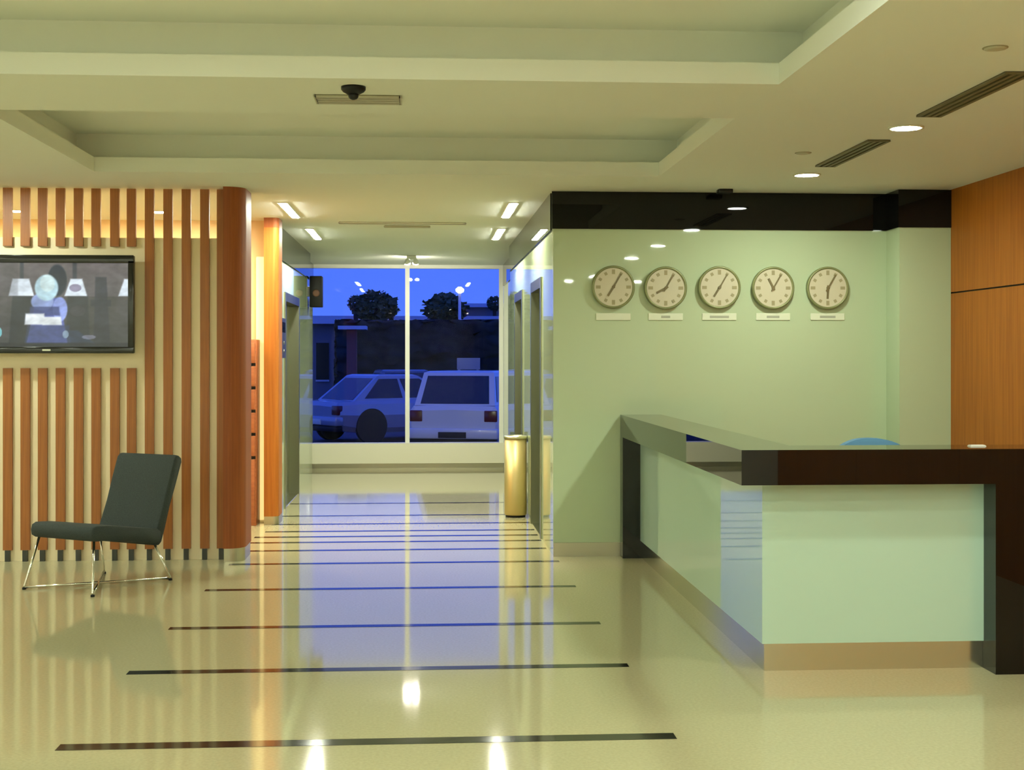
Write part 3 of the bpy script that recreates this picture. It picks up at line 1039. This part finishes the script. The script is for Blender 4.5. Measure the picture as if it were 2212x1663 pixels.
    for s in (-1, 1):
        x0, x1 = sorted((s * w * .93, s * w * .66))
        box('tail_lamp', x0, x1, -.012, .12, belt - .28, belt - .09, 'tail_light', e, .015)
    box('number_plate', -.24, .24, -.085, -.06, .38, .48, 'rubber' if style == 'hatch' else 'plate', e, .004)
    return e


p = at_y(962, 900, 23.2)
make_car('white hatchback parked outside the end window, rear to the glass', (p.x + .12, 22.6, GZ), math.radians(-15), 3.9, 1.62, 1.50, 'car_white', 'hatch')
p = at_y(700, 900, 27.6)
make_car('silver saloon parked at an angle outside, its flank beside the hatchback', (p.x - .12, 27.5, GZ), math.radians(-55), 4.3, 1.66, 1.38, 'car_silver', 'saloon')
make_car('dark saloon farther back, half hidden between the two parked cars', (X(893, 33), 33.0, GZ), math.radians(12), 4.3, 1.66, 1.42, 'car_dark', 'saloon')
e = thing('notice_board', 'pale board on two posts behind the white hatchback', 'board', (X(1012, 36), 36.0, GZ))
zb0, zb1 = Z(798, 1012, 36) - GZ, Z(773, 1012, 36) - GZ
box('board', -.31, .31, -.03, .03, zb0, zb1, 'car_silver', e)
for s_ in (-.25, .25):
    box('post', s_ - .03, s_ + .03, .03, .08, 0, zb1, 'pale_fascia', e)


def blob_tree(label, px, py_c, y, rx, rz, group, tname='tree'):
    c = at_y(px, py_c, y)
    e = thing(tname, label, 'tree', (c.x, y, GZ), 0, group)
    hgt = c.z - GZ
    obj('trunk', tube_me([(0, 0, 0), (.05, 0, hgt * .5), (0, .03, hgt)], .12), 'bark', e)
    v, f = [], []
    for i in range(700):
        th, ph = random.uniform(0, 2 * math.pi), math.acos(random.uniform(-1, 1))
        r = random.uniform(.45, 1.0) ** .5 * random.uniform(.85, 1.08)
        p0 = Vector((rx * r * math.sin(ph) * math.cos(th), rx * r * math.sin(ph) * math.sin(th), hgt + rz * r * math.cos(ph)))
        s = random.uniform(.10, .22) * rx
        a = Vector((random.uniform(-1, 1), random.uniform(-1, 1), random.uniform(-.5, .5))).normalized() * s
        b2 = Vector((random.uniform(-1, 1), random.uniform(-1, 1), random.uniform(-1, 1))).normalized() * s * .8
        n = a.cross(b2).normalized() * s * .25
        k = len(v)
        v += [p0 - a, p0 - b2 + n, p0 + a, p0 + b2 + n]
        f += [(k, k + 1, k + 2), (k, k + 2, k + 3)]
    obj('crown', mesh_from('crown', v, f), 'foliage', e)


blob_tree('broad rounded tree standing above the pale roof line', 812, 664, 58, 1.02, .70, 'trees outside')
blob_tree('bushy tree beside the street lamp', 962, 668, 58, .95, .66, 'trees outside')
blob_tree('small sparse tree behind the long roof, right of the street lamp', 1068, 655, 75, .45, .40, 'trees outside')
blob_tree('small dark tree next to the broad rounded tree', 768, 655, 62, .36, .40, 'trees outside')


def building(label, x0, x1, y, depth, z1, wmat, fasc=0.25, nwin=0):
    e = thing('building', label, 'building', ((x0 + x1) / 2, y, GZ))
    hw = (x1 - x0) / 2
    box('wall', -hw, hw, 0, depth, 0, z1 - GZ, wmat, e)
    box('roof_fascia', -hw - .3, hw + .3, -.5, depth + .3, z1 - GZ, z1 - GZ + fasc, 'pale_fascia', e)
    for i in range(nwin):
        c = -hw + (i + .5) * 2 * hw / nwin
        wd = box('window', c - hw / nwin * .5, c + hw / nwin * .5, -.04, .02, 1.0, min(2.2, z1 - GZ - .3), 'car_glass', e)
        box('frame', c - hw / nwin * .54, c + hw / nwin * .54, -.06, -.04, .94, 1.0, 'pale_fascia', wd)
    return e


building('grey blue flat roofed building beyond the silver saloon', X(560, 44), X(724, 44), 44, 6, Z(700, 700, 44), 'grey_render', .22, 3)
building('long low building with a pale eave behind the trees', X(640, 64), X(1180, 64), 64, 8, Z(693, 900, 64), 'grey_render', .22, 9)
building('second pale roofed building farther back behind the street lamp', X(935, 78), X(1200, 78), 78, 8, Z(664, 1000, 78), 'grey_render', .22, 4)

# hedge
hx0, hx1, hy, hz = X(728, 42.4), X(1160, 42.4), 42.4, Z(693, 900, 42.4)
bm = bmesh.new()
bmesh.ops.create_cube(bm, size=1)
bmesh.ops.subdivide_edges(bm, edges=bm.edges, cuts=24, use_grid_fill=True)
for v in bm.verts:
    n = v.co.copy()
    v.co = Vector((n.x * (hx1 - hx0), n.y * 1.2, (n.z + .5) * (hz - GZ)))
    if n.z > -.45:
        v.co += Vector((random.uniform(-.08, .08), random.uniform(-.12, .12), random.uniform(-.14, .05)))
me = bpy.data.meshes.new('hedge')
bm.to_mesh(me)
bm.free()
smooth(me)
tag(obj('hedge', me, 'hedge', None, ((hx0 + hx1) / 2, hy, GZ)), 'long dark hedge behind the parked cars', 'hedge')

e = thing('gate_kiosk', 'brown gate post under a small white canopy behind the silver saloon', 'kiosk', (X(760, 38), 38, GZ))
zt = Z(712, 760, 38) - GZ
box('post', -.14, .14, -.14, .14, 0, zt, 'kiosk_brown', e)
box('canopy', -.36, .42, -.5, .5, zt, zt + .10, 'pale_fascia', e)

p = at_y(993, 628, 50)
e = thing('street_lamp', 'street lamp with a glowing white head on a pale pole', 'street lamp', (p.x, 50, GZ))
obj('pole', lathe_me([(.07, 0), (.05, p.z - GZ - .1)], 14), 'pale_fascia', e)
obj('lamp_head', lathe_me([(.05, p.z - GZ - .1), (.15, p.z - GZ - .02), (.16, p.z - GZ + .06), (.06, p.z - GZ + .15)], 16), 'street_lamp', e)
